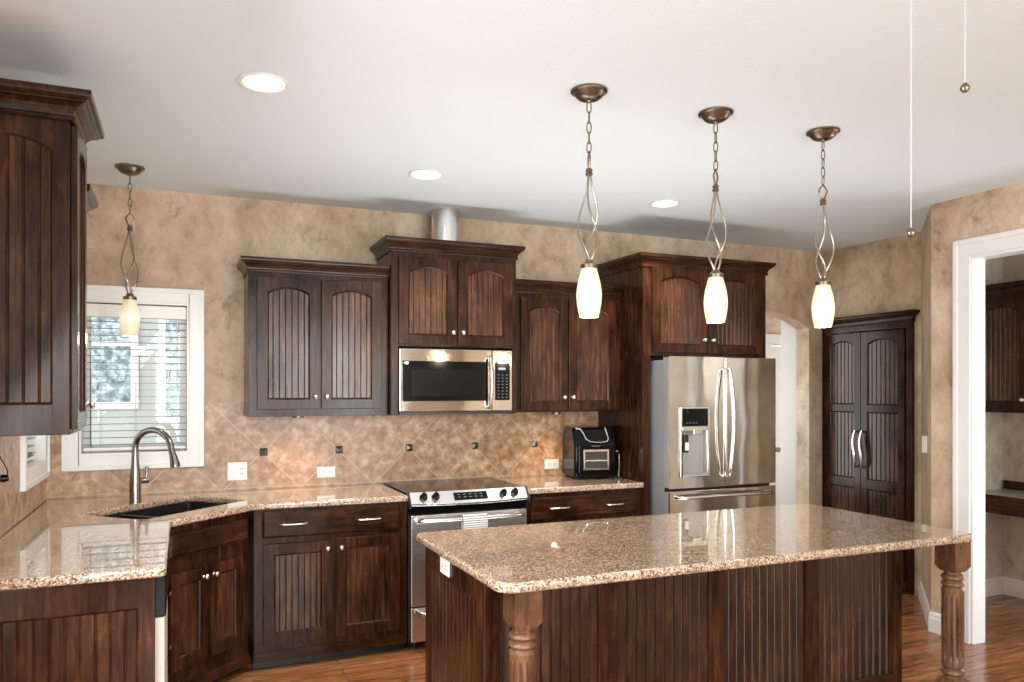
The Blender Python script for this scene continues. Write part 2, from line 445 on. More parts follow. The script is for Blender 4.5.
def drawer(parent, x, z, w, h, pulls, y=0, t=.02, name='drawer'):
    mb = MB(); mb.box(0, w, -t + .008, 0, 0, h)
    i = .012
    mb.add([(0, -t + .008, 0), (w, -t + .008, 0), (w, -t + .008, h), (0, -t + .008, h), (i, -t, i), (w - i, -t, i), (w - i, -t, h - i), (i, -t, h - i)],
           [[0, 1, 5, 4], [1, 2, 6, 5], [2, 3, 7, 6], [3, 0, 4, 7], [4, 5, 6, 7], [3, 2, 1, 0]])
    o = mb.build(name, WOODR, parent, .001, loc=(x, y, z))
    for px, L in pulls: pull_mesh(MB(), px, h / 2, L, -t).build('pull', NICKEL, o, smooth=True)
    return o
CROWN = [(0, 0), (.010, 0), (.013, .004), (.013, .010), (.009, .015), (.010, .022), (.013, .031), (.019, .041), (.028, .049), (.037, .053), (.037, .058), (.043, .061), (.049, .067), (.050, .074), (.050, .088), (0, .088)]
def crown(parent, path, z, s=1.0, so=None, m=None, name='crown'):
    so = so or s
    P = [Vector(p) for p in path]; k = len(P); vs = []; fs = []; n = len(CROWN)
    for i in range(k):
        ns = []
        if i: d = (P[i] - P[i - 1]).normalized(); ns.append(Vector((d.y, -d.x)))
        if i < k - 1: d = (P[i + 1] - P[i]).normalized(); ns.append(Vector((d.y, -d.x)))
        if len(ns) == 2: mvec = (ns[0] + ns[1]).normalized(); mvec = mvec / mvec.dot(ns[0])
        else: mvec = ns[0]
        for o_, zz in CROWN:
            q = P[i] + mvec * (o_ * so); vs.append((q.x, q.y, z + zz * s))
    for i in range(k - 1):
        for j in range(n): j2 = (j + 1) % n; fs.append([i * n + j, (i + 1) * n + j, (i + 1) * n + j2, i * n + j2])
    fs.append(list(range(n))); fs.append([(k - 1) * n + j for j in range(n)][::-1])
    return MB().add(vs, fs).build(name, m or WOODR, parent)

# ------------------------------------------------------------------ room shell
def wall(name, boxes, m=None):
    mb = MB()
    for b in boxes: mb.box(*b)
    return struct(mb.build(name, m or WALL))
struct(MB().box(-1.0, 7.7, -8.75, 1.5, -.12, 0).build('floor', FLOOR))
struct(MB().box(-1.0, 7.7, -8.75, .16, H, H + .12).box(3.6, 7.7, .16, 1.5, H, H + .12).build('ceiling', CEIL))
WX0, WX1, WZ0, WZ1 = -.552, .036, 1.182, 2.086      # opening of the sink window
def arch_z(x): return arc(x, 4.461, .5, 2.095, .135)
bw = MB()
bw.box(-.87, WX0, 0, .15, 0, H).box(WX0, WX1, 0, .15, 0, WZ0).box(WX0, WX1, 0, .15, WZ1, H).box(WX1, 3.961, 0, .15, 0, H)
pts = [(3.961 + i / 20, arch_z(3.961 + i / 20)) for i in range(21)]
bw.prism(pts + [(4.961, H), (3.961, H)], 0, .15, 'y')
bw.box(4.961, 5.3, 0, .15, 0, H)
struct(bw.build('wall_back', WALL))
LY0, LY1 = -.700, -.112                              # opening of the window in the left wall
wall('wall_left', [(-.87, -.72, LY1, 0, 0, H), (-.87, -.72, LY0, LY1, 0, WZ0 - .02), (-.87, -.72, LY0, LY1, WZ1 - .02, H), (-.87, -.72, -2.7, LY0, 0, H),
                   (-.87, -.72, -4.5, -2.7, 0, .5), (-.87, -.72, -4.5, -2.7, 2.5, H), (-.87, -.72, -8.6, -4.5, 0, H)])
wall('wall_rear', [(-.85, -.45, -8.6, -8.5, 0, H), (-.45, 1.15, -8.6, -8.5, 0, .55), (-.45, 1.15, -8.6, -8.5, 2.55, H), (1.15, 1.65, -8.6, -8.5, 0, H),
                   (1.65, 3.25, -8.6, -8.5, 0, .55), (1.65, 3.25, -8.6, -8.5, 2.55, H), (3.25, 7.6, -8.6, -8.5, 0, H)])
# right side: pantry wall, the 45 degree jog, then the wall with the doorway
PX = 5.13
rw = MB()
rw.box(PX, PX + .55, -.90, 0, 2.16, H).box(PX, PX + .14, -.955, -.8995, 0, H).box(PX + .45, PX + .55, -.90, 0, 0, 2.16)
rw.prism([(PX, -.955), (4.458, -1.572), (4.555, -1.572), (5.20, -1.03), (5.27, -1.03), (5.27, -.955)], 0, H, 'z')
struct(rw.build('wall_pantry', WALL))
DY0, DY1, DZ = -1.845, -2.75, 2.385
wall('wall_right', [(4.458, 4.555, DY0, -1.572, 0, H), (4.458, 4.555, DY1, DY0, DZ, H), (4.458, 4.555, -8.5, DY1, 0, H)])
wall('wall_nook', [(5.12, 5.95, -1.137, -1.03, 0, H), (5.79, 5.92, -5.0, -1.137, 0, H), (4.588, 5.79, -5.1, -5.0, 0, H)], WALLG)
wall('wall_hall', [(4.981, 5.3, .15, .36, 0, H), (3.75, 3.9, .15, 1.3, 0, H)], GREYW)
wall('wall_hall_far', [(3.75, 5.66, 1.25, 1.35, 0, H), (5.66, 6.46, 1.25, 1.35, 2.04, H), (6.46, 7.6, 1.25, 1.35, 0, H), (5.3, 5.68, .26, .36, 0, H), (7.5, 7.6, .26, 1.25, 0, H), (5.68, 7.6, .15, .26, 0, H)], WALL)
# hall door with casing and knob
d1 = MB()
panel_frame(d1, .79, 2.02, [(.25, .95, 0), (1.10, 1.88, 0)], .11, .035); d1.box(.1, .69, -.024, -.008, .24, 1.89)
hd = struct(d1.build('door_1', WHITE, None, .002, loc=(5.665, 1.29, .006)))
MB().lathe([(0, -.06), (.02, -.058), (.028, -.045), (.022, -.03), (.01, -.025), (.01, -.006), (.026, -.004), (.026, 0)], 16, 'y', (.065, -.035, .935)).build('door_knob', BRONZE, hd, smooth=True)
cs = MB().box(5.56, 5.655, 1.225, 1.249, 0, 2.055).box(6.465, 6.56, 1.225, 1.249, 0, 2.055).box(5.56, 6.56, 1.225, 1.249, 2.055, 2.15)
struct(cs.build('trim_1', WHITE, None, .006))
# doorway casing in the right wall
dc = MB()
x = 4.458
dc.box(x - .018, x, DY0, DY0 + .105, 0, DZ + .105).box(x - .018, x, DY1 - .105, DY1, 0, DZ + .105).box(x - .018, x, DY1, DY0, DZ, DZ + .105)
dc.box(x - .026, x, DY0 + .075, DY0 + .105, 0, DZ + .105).box(x - .026, x, DY1 - .105, DY1 - .075, 0, DZ + .105).box(x - .026, x, DY1 - .075, DY0 + .075, DZ + .075, DZ + .105)
dc.box(x - .004, x + .110, DY0 - .016, DY0, 0, DZ).box(x - .004, x + .110, DY1, DY1 + .016, 0, DZ).box(x - .004, x + .110, DY1, DY0, DZ - .016, DZ)
struct(dc.build('trim_2', WHITE, None, .004))
def base_run(name, path, m=WHITE):
    prof = [(0, 0), (.016, 0), (.016, .085), (.011, .10), (.011, .112), (.006, .125), (0, .13)]
    P = [Vector(p) for p in path]; k = len(P); vs = []; fs = []; n = len(prof)
    for i in range(k):
        ns = []
        if i: d = (P[i] - P[i - 1]).normalized(); ns.append(Vector((d.y, -d.x)))
        if i < k - 1: d = (P[i + 1] - P[i]).normalized(); ns.append(Vector((d.y, -d.x)))
        mv = ns[0] if len(ns) == 1 else (ns[0] + ns[1]).normalized() / (ns[0] + ns[1]).normalized().dot(ns[0])
        for o_, z in prof: q = P[i] + mv * (o_ + .0005); vs.append((q.x, q.y, z + .001))
    for i in range(k - 1):
        for j in range(n): j2 = (j + 1) % n; fs.append([i * n + j, (i + 1) * n + j, (i + 1) * n + j2, i * n + j2])
    fs.append(list(range(n))); fs.append([(k - 1) * n + j for j in range(n)][::-1])
    struct(MB().add(vs, fs).build(name, m))
base_run('baseboard_right', [(PX - .03, -.983), (4.458, -1.572), (4.458, -1.722)])
base_run('baseboard_nook', [(5.13, -1.137), (5.79, -1.137), (5.79, -3.4)])
base_run('baseboard_hall', [(4.981, .152), (4.981, .36)][::-1])

# backsplash tiles on the back wall and the left wall
bs = MB()
T = .008; ZB = .938; ZT = 1.488
XW = -.7195; XT = -.712
bs.box(XT, -.639, -T, -.0005, ZB, ZT).box(-.639, .123, -T, -.0005, ZB, 1.09).box(.123, .345, -T, -.0005, ZB, ZT).box(.345, 2.878, -T, -.0005, ZB, 1.402)
bs.box(XW, XT, -.026, -T, ZB, ZT).box(XW, XT, -.787, -.026, ZB, 1.075).box(XW, XT, -1.44, -.787, ZB, ZT).box(XW, XT, -2.1, -1.44, ZB, 1.404)
bso = struct(bs.build('wall_backsplash', TILE))
for k in range(5):
    x = .469 + k * .473
    if k == 4: x = 2.352
    s = .024
    am = MB().add([(x - s, -T - .001, 1.172 - s), (x + s, -T - .001, 1.172 - s), (x + s, -T - .001, 1.172 + s), (x - s, -T - .001, 1.172 + s),
                   (x - s + .006, -T - .006, 1.172 - s + .006), (x + s - .006, -T - .006, 1.172 - s + .006), (x + s - .006, -T - .006, 1.172 + s - .006), (x - s + .006, -T - .006, 1.172 + s - .006), (x, -T - .014, 1.172)],
                  [[3, 2, 1, 0], [0, 1, 5, 4], [1, 2, 6, 5], [2, 3, 7, 6], [3, 0, 4, 7], [4, 5, 8], [5, 6, 8], [6, 7, 8], [7, 4, 8]])
    am.build('accent_tile', plain('pewter_accent', (.20, .17, .145), .3, .9) if k == 0 else bpy.data.materials['pewter_accent'], bso)

# ------------------------------------------------------------------ windows and blinds.  Local: x along the wall, room towards -y
def window(n, loc, rz):
    w = WX1 - WX0; h = WZ1 - WZ0
    r = bpy.data.objects.new('window_%d' % n, None); C.objects.link(r); r.location = loc; r.rotation_euler = (0, 0, rz); struct(r)
    c = MB(); cw = .085
    for (x0, x1, z0, z1) in ((-cw, 0, -cw, h + cw), (w, w + cw, -cw, h + cw), (0, w, h, h + cw), (0, w, -cw, 0)):
        c.box(x0, x1, -.020, 0, z0, z1)
    b = .026
    for (x0, x1, z0, z1) in ((-cw, -cw + b, -cw, h + cw), (w + cw - b, w + cw, -cw, h + cw), (-cw + b, w + cw - b, h + cw - b, h + cw), (-cw + b, w + cw - b, -cw, -cw + b)):
        c.box(x0, x1, -.030, 0, z0, z1)
    c.build('casing', WHITE, r, .002)
    j = MB()
    for (x0, x1, z0, z1) in ((0, .012, 0, h), (w - .012, w, 0, h), (.012, w - .012, h - .012, h), (.012, w - .012, 0, .012)): j.box(x0, x1, -.0195, .148, z0, z1)
    j.build('jamb', WHITE, r)
    s = MB(); sw = .04
    for (x0, x1, z0, z1) in ((.012, .012 + sw, .012, h - .012), (w - .012 - sw, w - .012, .012, h - .012), (.012 + sw, w - .012 - sw, h - .012 - sw, h - .012), (.012 + sw, w - .012 - sw, .012, .012 + sw)): s.box(x0, x1, .085, .12, z0, z1)
    s.build('sash', WHITE, r, .003)
    MB().box(.05, w - .05, .1, .105, .05, h - .05).build('pane', GLASS, r)
    return r
def blind(label, loc, rz):
    w = WX1 - WX0 - .034; h = WZ1 - WZ0 - .03
    r = thing('window_blind', label, 'blind', loc, rz, 'white slatted blinds in the corner windows')
    MB().box(-.003, w + .003, -.022, .048, h - .075, h).build('valance', WHITE, r, .003)
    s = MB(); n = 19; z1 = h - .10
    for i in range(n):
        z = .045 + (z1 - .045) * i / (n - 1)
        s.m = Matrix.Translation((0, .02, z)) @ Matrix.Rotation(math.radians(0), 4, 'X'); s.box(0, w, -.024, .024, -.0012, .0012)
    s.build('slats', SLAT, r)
    MB().box(0, w, -.004, .044, .012, .03).build('bottom_rail', WHITE, r, .003)
    for x in (.09, w / 2, w - .09):
        MB().box(x - .0012, x + .0012, -.0065, -.005, .03, h - .07).box(x - .0012, x + .0012, .045, .0465, .03, h - .07).build('ladder_cord', CORDM, r)
    MB().tube([(w - .05, -.03, h - .08), (w - .05, -.03, h - .50)], .003, 6).build('tilt_wand', CORDM, r)
    return r
window(1, (WX0, 0, WZ0), 0)
blind('white slatted blind in the window behind the faucet', (WX0 + .017, .03, WZ0 + .012), 0)
window(2, (-.72, LY0, WZ0 - .02), PI / 2)
blind('white slatted blind in the left wall window, seen below the dark cabinet', (-.75, LY0 + .017, WZ0 - .008), PI / 2)

# house next door, seen through the blinds
nh = thing('neighbor_house', 'pale house wall with white framed windows outside the sink window', 'house', (0, 2.5, 0))
MB().box(-4.5, 2.3, .02, .3, -.5, 4.2).build('wall', SIDING, nh)
for x0, x1, z0, z1 in ((-1.25, -.36, 1.40, 2.9), (-.20, .55, 1.26, 2.75)):
    f = MB(); q = .06
    for b in ((x0, x0 + q, z0, z1), (x1 - q, x1, z0, z1), (x0 + q, x1 - q, z1 - q, z1), (x0 + q, x1 - q, z0, z0 + q), (x0 + q, x1 - q, (z0 + z1) / 2 - .2, (z0 + z1) / 2 - .16)): f.box(b[0], b[1], -.03, .018, b[2], b[3])
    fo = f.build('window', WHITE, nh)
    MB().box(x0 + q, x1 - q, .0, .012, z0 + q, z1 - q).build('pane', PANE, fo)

# ------------------------------------------------------------------ upper cabinets
def carcass(parent, w, d, z0, z1, m=WOOD, y1=-.002):
    return MB().box(0, w, -d, y1, z0, z1).build('body', m, parent, .0015)
# left of the microwave
c = thing('upper_cabinet', 'dark two-door upper cabinet hanging left of the microwave, beside the window', 'cabinet', (.353, 0, 0), 0)
carcass(c, .834, .33, 1.405, 2.275)
door(c, .049, 1.449, .361, .781, rise=.036, y=-.331, knob=(.334, .075))
door(c, .421, 1.449, .367, .781, rise=.036, y=-.331, knob=(.030, .075))
crown(c, [(0, -.002), (0, -.33), (.834, -.33)], 2.262, .9)
# microwave cabinet, taller and deeper
c = thing('upper_cabinet', 'tall dark cabinet above the microwave with a steel duct on top', 'cabinet', (1.190, 0, 0), 0)
MB().box(0, .844, -.40, -.012, 1.838, 2.44).box(0, .044, -.40, -.012, 1.405, 1.838).box(.816, .844, -.40, -.012, 1.405, 1.838).build('body', WOOD, c, .0015)
door(c, .045, 1.852, .379, .543, rise=.036, y=-.401, knob=(.350, .078), st=.06)
door(c, .434, 1.852, .379, .543, rise=.036, y=-.401, knob=(.030, .078), st=.06)
crown(c, [(0, -.012), (0, -.40), (.844, -.40), (.844, -.012)], 2.428, .95)
dct = MB().lathe([(.095, 2.45), (.095, H - .002)], 48, 'z', (1.62, -.17, 0))
tag(dct.build('vent_duct', STEELM, smooth=True), 'round stainless duct rising from the microwave cabinet to the ceiling', 'duct')
# right of the microwave
c = thing('upper_cabinet', 'dark two-door upper cabinet between the microwave and the fridge cabinet', 'cabinet', (2.036, 0, 0), 0)
carcass(c, .842, .33, 1.412, 2.24)
door(c, .058, 1.425, .352, .765, rise=.036, y=-.331, knob=(.324, .09))
door(c, .420, 1.425, .372, .765, rise=.036, y=-.331, knob=(.030, .09))
crown(c, [(0, -.33), (.842, -.33)], 2.222, .95)
# fridge enclosure
c = thing('fridge_cabinet', 'large dark cabinet over the refrigerator with tall side panels', 'cabinet', (2.880, 0, 0), 0)
MB().box(0, 1.06, -.62, -.012, 1.80, 2.42).build('body', WOOD, c, .0015)
MB().box(0, .06, -.62, -.012, 0, 1.80).build('side_panel', WOOD, c, .0015)
MB().box(1.02, 1.06, -.62, -.012, 0, 1.80).build('side_panel', WOOD, c, .0015)
door(c, .066, 1.822, .459, .585, rise=.04, y=-.621, knob=(.425, .092), st=.065, gw=.0045)
door(c, .533, 1.822, .480, .585, rise=.04, y=-.621, knob=(.034, .092), st=.065, gw=.0045)
crown(c, [(0, -.012), (0, -.62), (1.06, -.62), (1.06, -.012)], 2.405, 1.0)

# tall narrow cabinet on the left wall, its beadboard end towards the camera (front faces +x)
c = thing('upper_cabinet', 'dark upper cabinet at the left edge with an arched beadboard end panel', 'cabinet', (-.719, -2.055, 0), PI / 2)
carcass(c, .31, .364, 1.408, 2.52)
door(c, .012, 1.425, .286, 1.05, rise=.028, y=-.365, st=.05, knob=(.26, .08))
ep = panel_frame(MB(), .364, 1.108, [(.104, .966, .045)], .050, .016).build('end_panel', WOOD, c, .0018, loc=(-.0005, 0, 1.409), rz=-PI / 2)
bead(MB(), .044, .320, .098, lambda q: arc(min(max(q, .052), .312), .182, .132, .966, .045) + .004, -.008, .049, .005).build('panel', WOOD, ep)
crown(c, [(-.018, -.002), (-.018, -.364), (.31, -.364), (.31, -.002)], 2.478, 1.05, 1.45)
c = thing('upper_cabinet', 'shorter dark upper cabinet behind the tall one, by the left wall window', 'cabinet', (-.719, -1.705, 0), PI / 2)
carcass(c, .255, .335, 1.408, 2.29)
door(c, .014, 1.425, .222, .82, rise=.03, y=-.336, knob=(.03, .08))
crown(c, [(0, -.335), (.255, -.335), (.255, -.002)], 2.262, 1.1)

# ------------------------------------------------------------------ base cabinets
c = thing('base_cabinet', 'dark base cabinet with wide drawer and two beadboard doors, left of the range', 'cabinet', (.362, 0, 0), 0)
MB().box(0, .868, -.61, -.012, .105, .897).build('body', WOOD, c, .0015)
MB().box(0, .868, -.56, -.012, .003, .105).build('toe_kick', TOE, c)
MB().box(0, .868, -.618, -.60, .052, .108).build('bottom_rail', WOODR, c, .003)
drawer(c, .043, .738, .777, .152, [(.167, .15), (.592, .14)], -.611)
door(c, .048, .146, .379, .556, y=-.611, knob=(.350, .515), rise=0)
door(c, .444, .146, .379, .566, y=-.611, knob=(.032, .515), rise=0)
c = thing('base_cabinet', 'dark base cabinet with a wide drawer, between the range and the fridge panel', 'cabinet', (2.012, 0, 0), 0)
MB().box(0, .866, -.61, -.012, .105, .897).build('body', WOOD, c, .0015)
MB().box(0, .866, -.56, -.012, .003, .105).build('toe_kick', TOE, c)
drawer(c, .035, .734, .785, .14, [(.19, .14), (.60, .13)], -.611)
door(c, .04, .146, .379, .556, y=-.611, knob=(.350, .515))
door(c, .436, .146, .379, .556, y=-.611, knob=(.032, .515))
# corner sink base set at 45 degrees
c = thing('sink_cabinet', 'dark corner base cabinet under the sink, set at an angle', 'cabinet', (-.078, -1.0, 0), PI / 4 - .012)
L = .575
MB().box(0, L, 0, .022, .105, .897).build('face_frame', WOOD, c, .0015)
MB().box(0, L, .055, .075, .003, .105).build('toe_kick', TOE, c)
MB().box(.0, L, -.010, .02, .052, .108).build('bottom_rail', WOODR, c, .003)
drawer(c, .012, .742, L - .03, .115, [], -.001, name='false_drawer')
door(c, .016, .185, .245, .475, y=-.001, knob=(.215, .425), st=.052, pitch=.09)
door(c, .270, .185, .245, .475, y=-.001, knob=(.030, .425), st=.052, pitch=.09)
for z in (.30, .56): MB().tube([(.009, -.004, z), (.009, -.022, z + .012), (.009, -.026, z + .03)], .006, 8).build('hinge', NICKEL, c, smooth=True)
# beadboard end of the left counter run
c = thing('end_cabinet', 'dark beadboard end panel under the left counter, facing the room', 'cabinet', (-.695, -2.055, 0), 0)
MB().box(0, .60, .0, .012, .003, .897).build('back_board', WOOD, c)
panel_frame(MB(), .605, .892, [(.10, .790, 0)], .052, .022).build('frame', WOOD, c, .002, loc=(0, -.0005, .004))
bead(MB(), .05, .556, .10, lambda q: .798, -.014, .046, .005).build('panel', WOOD, c)
c = thing('dishwasher', 'dishwasher edge with black top and cream side beside the beadboard end panel', 'dishwasher', (-.66, -2.035, 0), PI / 2)
MB().box(0, .60, -.55, 0, .01, .893).build('tub', CREAM, c, .003)
MB().box(0, .60, -.605, -.552, .745, .893).build('control_panel', BLACK, c, .004)
MB().box(0, .60, -.600, -.552, .10, .742).build('door', CREAM, c, .004)
c = thing('base_cabinet', 'dark filler base cabinet between the dishwasher and the sink cabinet', 'cabinet', (-.69, -1.43, 0), PI / 2)
MB().box(0, .40, -.58, -.01, .105, .89).build('body', WOOD, c, .002)
MB().box(0, .40, -.54, -.01, .003, .105).build('toe_kick', TOE, c)

# ------------------------------------------------------------------ countertops
CZ0, CZ1 = .901, .937
def st2xy(s, t): return ((s + t) * .70711, (s - t) * .70711)
hole = rounded([st2xy(-.805, .115), st2xy(-.070, .115), st2xy(-.070, .560), st2xy(-.805, .560)], .04)
left_outline = rounded([(-.711, -.010), (1.232, -.010), (1.232, -.640), (.372, -.640), (-.052, -1.045), (-.052, -2.105), (-.711, -2.105)], [0, 0, .006, .08, .05, .03, 0])
tag(slab('countertop', left_outline, [hole], CZ0, CZ1, GRANITE, .010), 'L-shaped speckled granite countertop with the corner sink cut in', 'countertop')
right_outline = rounded([(2.008, -.010), (2.876, -.010), (2.876, -.640), (2.008, -.640)], [0, 0, .006, .006])
tag(slab('countertop', right_outline, [], CZ0, CZ1, GRANITE, .010), 'short granite countertop under the black air fryer, right of the range', 'countertop')
# sink: two bowls, local frame x along s, y towards the wall
sk = thing('sink', 'black undermount double-bowl corner sink in the granite counter', 'sink', (*st2xy(-.4375, .3375), .70), PI / 4)
def bowl(x0, x1, y0, y1, zb, zt, name):
    o_ = rounded([(x0, y0), (x1, y0), (x1, y1), (x0, y1)], .035); i_ = rounded([(x0 + .012, y0 + .012), (x1 - .012, y0 + .012), (x1 - .012, y1 - .012), (x0 + .012, y1 - .012)], .028)
    n = len(o_); vs = [(*p, zb) for p in o_] + [(*p, zt) for p in o_] + [(*p, zt) for p in i_] + [(*p, zb + .012) for p in i_]; fs = [list(range(n))[::-1], [3 * n + i for i in range(n)]]
    for r in range(3):
        for i in range(n): j = (i + 1) % n; fs.append([r * n + i, r * n + j, (r + 1) * n + j, (r + 1) * n + i])
    MB().add(vs, fs).build(name, SINKM, sk, smooth=True)
bowl(-.375, -.125, -.230, .230, 0, .199, 'bowl'); bowl(-.123, .375, -.230, .230, -.02, .199, 'bowl')
for x in (-.24, .11): MB().lathe([(0, 0), (.038, 0), (.045, .004), (.045, .006), (0, .006)], 20, 'z', (x, .05, .013 if x < 0 else -.007)).build('drain', STEELM, sk, smooth=True)
# gooseneck faucet
fx, fy = -.243, -.312
ft = thing('faucet', 'tall brushed nickel gooseneck faucet behind the corner sink', 'faucet', (fx, fy, CZ1), -PI / 4)   # local +x points over the sink
pts = [(0, 0, .0), (0, 0, .02), (0, 0, .10), (0, 0, .16), (0, 0, .22), (0, 0, .30)]; rr = [.031, .029, .030, .026, .0205, .0175]
for i in range(1, 15):
    t = PI * i / 15 * 1.0; pts.append(((.131 - .131 * math.cos(t)), 0, .30 + .105 * math.sin(t))); rr.append(.0170)
pts += [(.2685, 0, .290), (.275, 0, .272)]; rr += [.0170, .0172]
MB().tube(pts, rr, 20).build('spout', FAUCET, ft, smooth=True)
MB().tube([(.275, 0, .2715), (.281, 0, .252), (.290, 0, .222), (.294, 0, .206)], [.0190, .021, .0255, .0245], 20).build('spray_head', FAUCET, ft, smooth=True)
MB().lathe([(.031, .0), (.031, .006), (.027, .010), (.0, .010)], 24).build('base_ring', FAUCET, ft, smooth=True)
hn = MB(); hn.m = Matrix.Rotation(PI / 4 + .5, 4, 'Z')
hn.tube([(.012, 0, .115), (.045, 0, .115), (.07, 0, .117)], [.014, .016, .017], 14).tube([(.062, 0, .12), (.064, 0, .15), (.066, 0, .195)], [.009, .008, .0095], 12)
hn.build('handle', FAUCET, ft, smooth=True)

# ------------------------------------------------------------------ range
rg = thing('range', 'stainless slide-in range with black glass cooktop and four black knobs', 'range', (1.242, 0, 0), 0)
RW = .757
MB().box(0, RW, -.60, -.015, .04, .905).build('body', BLACKM, rg, .002)
MB().box(-.008, RW + .008, -.628, -.012, .9385, .946).build('cooktop', BLACK, rg, .003)
# slanted control panel, bowed along its lower front edge
n = 16; vs = []; fs = []
for i in range(n + 1):
    x = RW * i / n; b = .018 * (1 - (2 * i / n - 1) ** 2)
    vs += [(x, -.625, .951), (x, -.672 - b, .888 - b * .35), (x, -.672 - b, .876 - b * .35), (x, -.61, .876)]
for i in range(n):
    a, q = 4 * i, 4 * i + 4
    for r in range(4): s_ = (r + 1) % 4; fs.append([a + r, q + r, q + s_, a + s_])
fs += [[0, 1, 2, 3], [4 * n + 3, 4 * n + 2, 4 * n + 1, 4 * n]]
MB().add(vs, fs).build('control_panel', STEELM, rg, .002)
for sx in (-.012, RW): MB().prism([(-.60, .953), (-.63, .955), (-.685, .885), (-.68, .86), (-.60, .86)], sx, sx + .012, 'x').build('end_cap', BLACKM, rg, .003)
tl = math.atan2(.063, .055)      # tilt of the panel face
def on_panel(x, t):              # a point on the slanted face, t runs from top (0) to bottom (1)
    b = .018 * (1 - (2 * x / RW - 1) ** 2); return (x, -.625 - (.047 + b) * t, .951 - (.063 + b * .35) * t)
for x in (.080, .155, .595, .672):
    p = on_panel(x, .48); k = MB(); k.m = Matrix.Translation(p) @ Matrix.Rotation(-(PI / 2 - tl), 4, 'X')
    k.lathe([(.0, -.030), (.016, -.030), (.018, -.027), (.019, -.010), (.024, -.006), (.024, .001)], 24, 'y').box(-.004, .004, -.036, -.026, -.018, .018)
    k.build('knob', BLACK, rg, smooth=True)
dp = MB(); p0 = on_panel(.378, .5); dp.m = Matrix.Translation(p0) @ Matrix.Rotation(-(PI / 2 - tl) - .05, 4, 'X')
dp.box(-.108, .108, -.005, .001, -.026, .028); do = dp.build('display', BLACK, rg, .003)
ds = MB(); ds.m = dp.m
for i in range(5):
    for j in range(2): ds.box(-.085 + i * .036, -.068 + i * .036, -.0058, -.0045, -.012 + j * .02, -.007 + j * .02)
ds.build('display_marks', LCD, do)
MB().box(.004, RW - .004, -.655, -.601, .275, .815).build('oven_door', STEELB, rg, .004)
MB().box(.11, RW - .11, -.6575, -.655, .38, .70).build('oven_window', OVENG, rg, .001)
MB().box(.0, RW, -.645, -.601, .82, .872).build('vent_strip', BLACK, rg, .003)
hp = [(.045, -.655, .775), (.045, -.69, .785), (.075, -.715, .79)] + [(.075 + (RW - .15) * t, -.718 - .012 * math.sin(PI * t), .79) for t in (.2, .4, .6, .8)] + [(RW - .075, -.715, .79), (RW - .045, -.69, .785), (RW - .045, -.655, .775)]
MB().tube(hp, .0135, 14).build('oven_handle', STEELM, rg, smooth=True)
MB().box(.004, RW - .004, -.655, -.601, .062, .265).build('drawer', STEELB, rg, .004)
hp = [(.04, -.653, .245), (.06, -.690, .235), (.2, -.70, .215), (RW / 2, -.705, .21), (RW - .2, -.70, .215), (RW - .10, -.685, .225), (RW - .07, -.653, .235)]
MB().tube(hp, .016, 12, flat=1.3).build('drawer_handle', STEELM, rg, smooth=True)
for x in (.05, RW - .05):
    for y in (-.56, -.07): MB().lathe([(.018, .0), (.018, .01), (.012, .012), (.012, .045)], 14, 'z', (x, y, .001)).build('foot', BLACKM, rg)
# towel folded over the oven handle
tw = MB(); pr = [(-.713, .66), (-.715, .75), (-.712, .79), (-.719, .8075), (-.728, .811), (-.738, .809), (-.748, .79), (-.750, .75), (-.749, .63)]
ip = [(y + (.004 if i < 4 else 0 if i == 4 else -.004), z + (0 if i in (0, 8) else .004 if 2 < i < 6 else 0)) for i, (y, z) in enumerate(pr)]
ring = [(y, z) for y, z in ip] + [(y, z) for y, z in pr[::-1]]
tw.prism(ring, 0, .155, 'x')
tag(tw.build('kitchen_towel', TOWEL, loc=(1.540, 0, 0)), 'striped white kitchen towel folded over the oven door handle', 'towel')

# ------------------------------------------------------------------ microwave
mw = thing('microwave', 'stainless over-the-range microwave under the tall cabinet', 'microwave', (1.2395, 0, 1.408), 0)
MW, MH = .762, .415
MB().box(0, MW, -.375, -.015, .006, MH).build('body', BLACKM, mw, .002)
MB().box(0, .618, -.412, -.376, .02, MH).build('door', STEEL, mw, .004)
MB().box(.622, MW, -.412, -.376, .02, MH).build('control_column', STEEL, mw, .004)
MB().box(0, MW, -.405, -.376, .0, .017).build('vent_grille', BLACKM, mw, .002)
MB().box(.02, .585, -.415, -.4122, .085, .338).build('window', BLACK, mw, .001)
MB().box(.075, .535, -.4165, -.4152, .115, .285).build('window_mesh', plain('dark_mesh', (.006, .0065, .005), .2, Specular_IOR_Level=.1), mw)
kp = MB().box(.640, MW - .018, -.415, -.4122, .088, .332).build('keypad', BLACK, mw, .001)
km = MB()
for r in range(8):
    for q in range(3): km.box(.656 + q * .03, .668 + q * .03, -.4158, -.4149, .105 + r * .021, .110 + r * .021)
km.build('keys', LCD, kp)
MB().box(.662, .712, -.4158, -.4149, .288, .302).build('clock', emis('lit_clock', (.55, .75, .9), .8, (.1, .1, .1)), kp)
MB().box(.036, .056, -.4158, -.4149, .316, .334).box(.028, .034, -.4158, -.4149, .320, .330).build('label_sticker', WPLATE, mw)
hp = [(.594, -.412, .362), (.594, -.43, .365)] + [(.594 + .004 * math.sin(PI * t), -.442 - .022 * math.sin(PI * t), .362 - .315 * t) for t in (0, .15, .3, .5, .7, .85, 1)] + [(.594, -.43, .044), (.594, -.412, .047)]
MB().tube(hp, .0125, 14).build('handle', STEELM, mw, smooth=True)
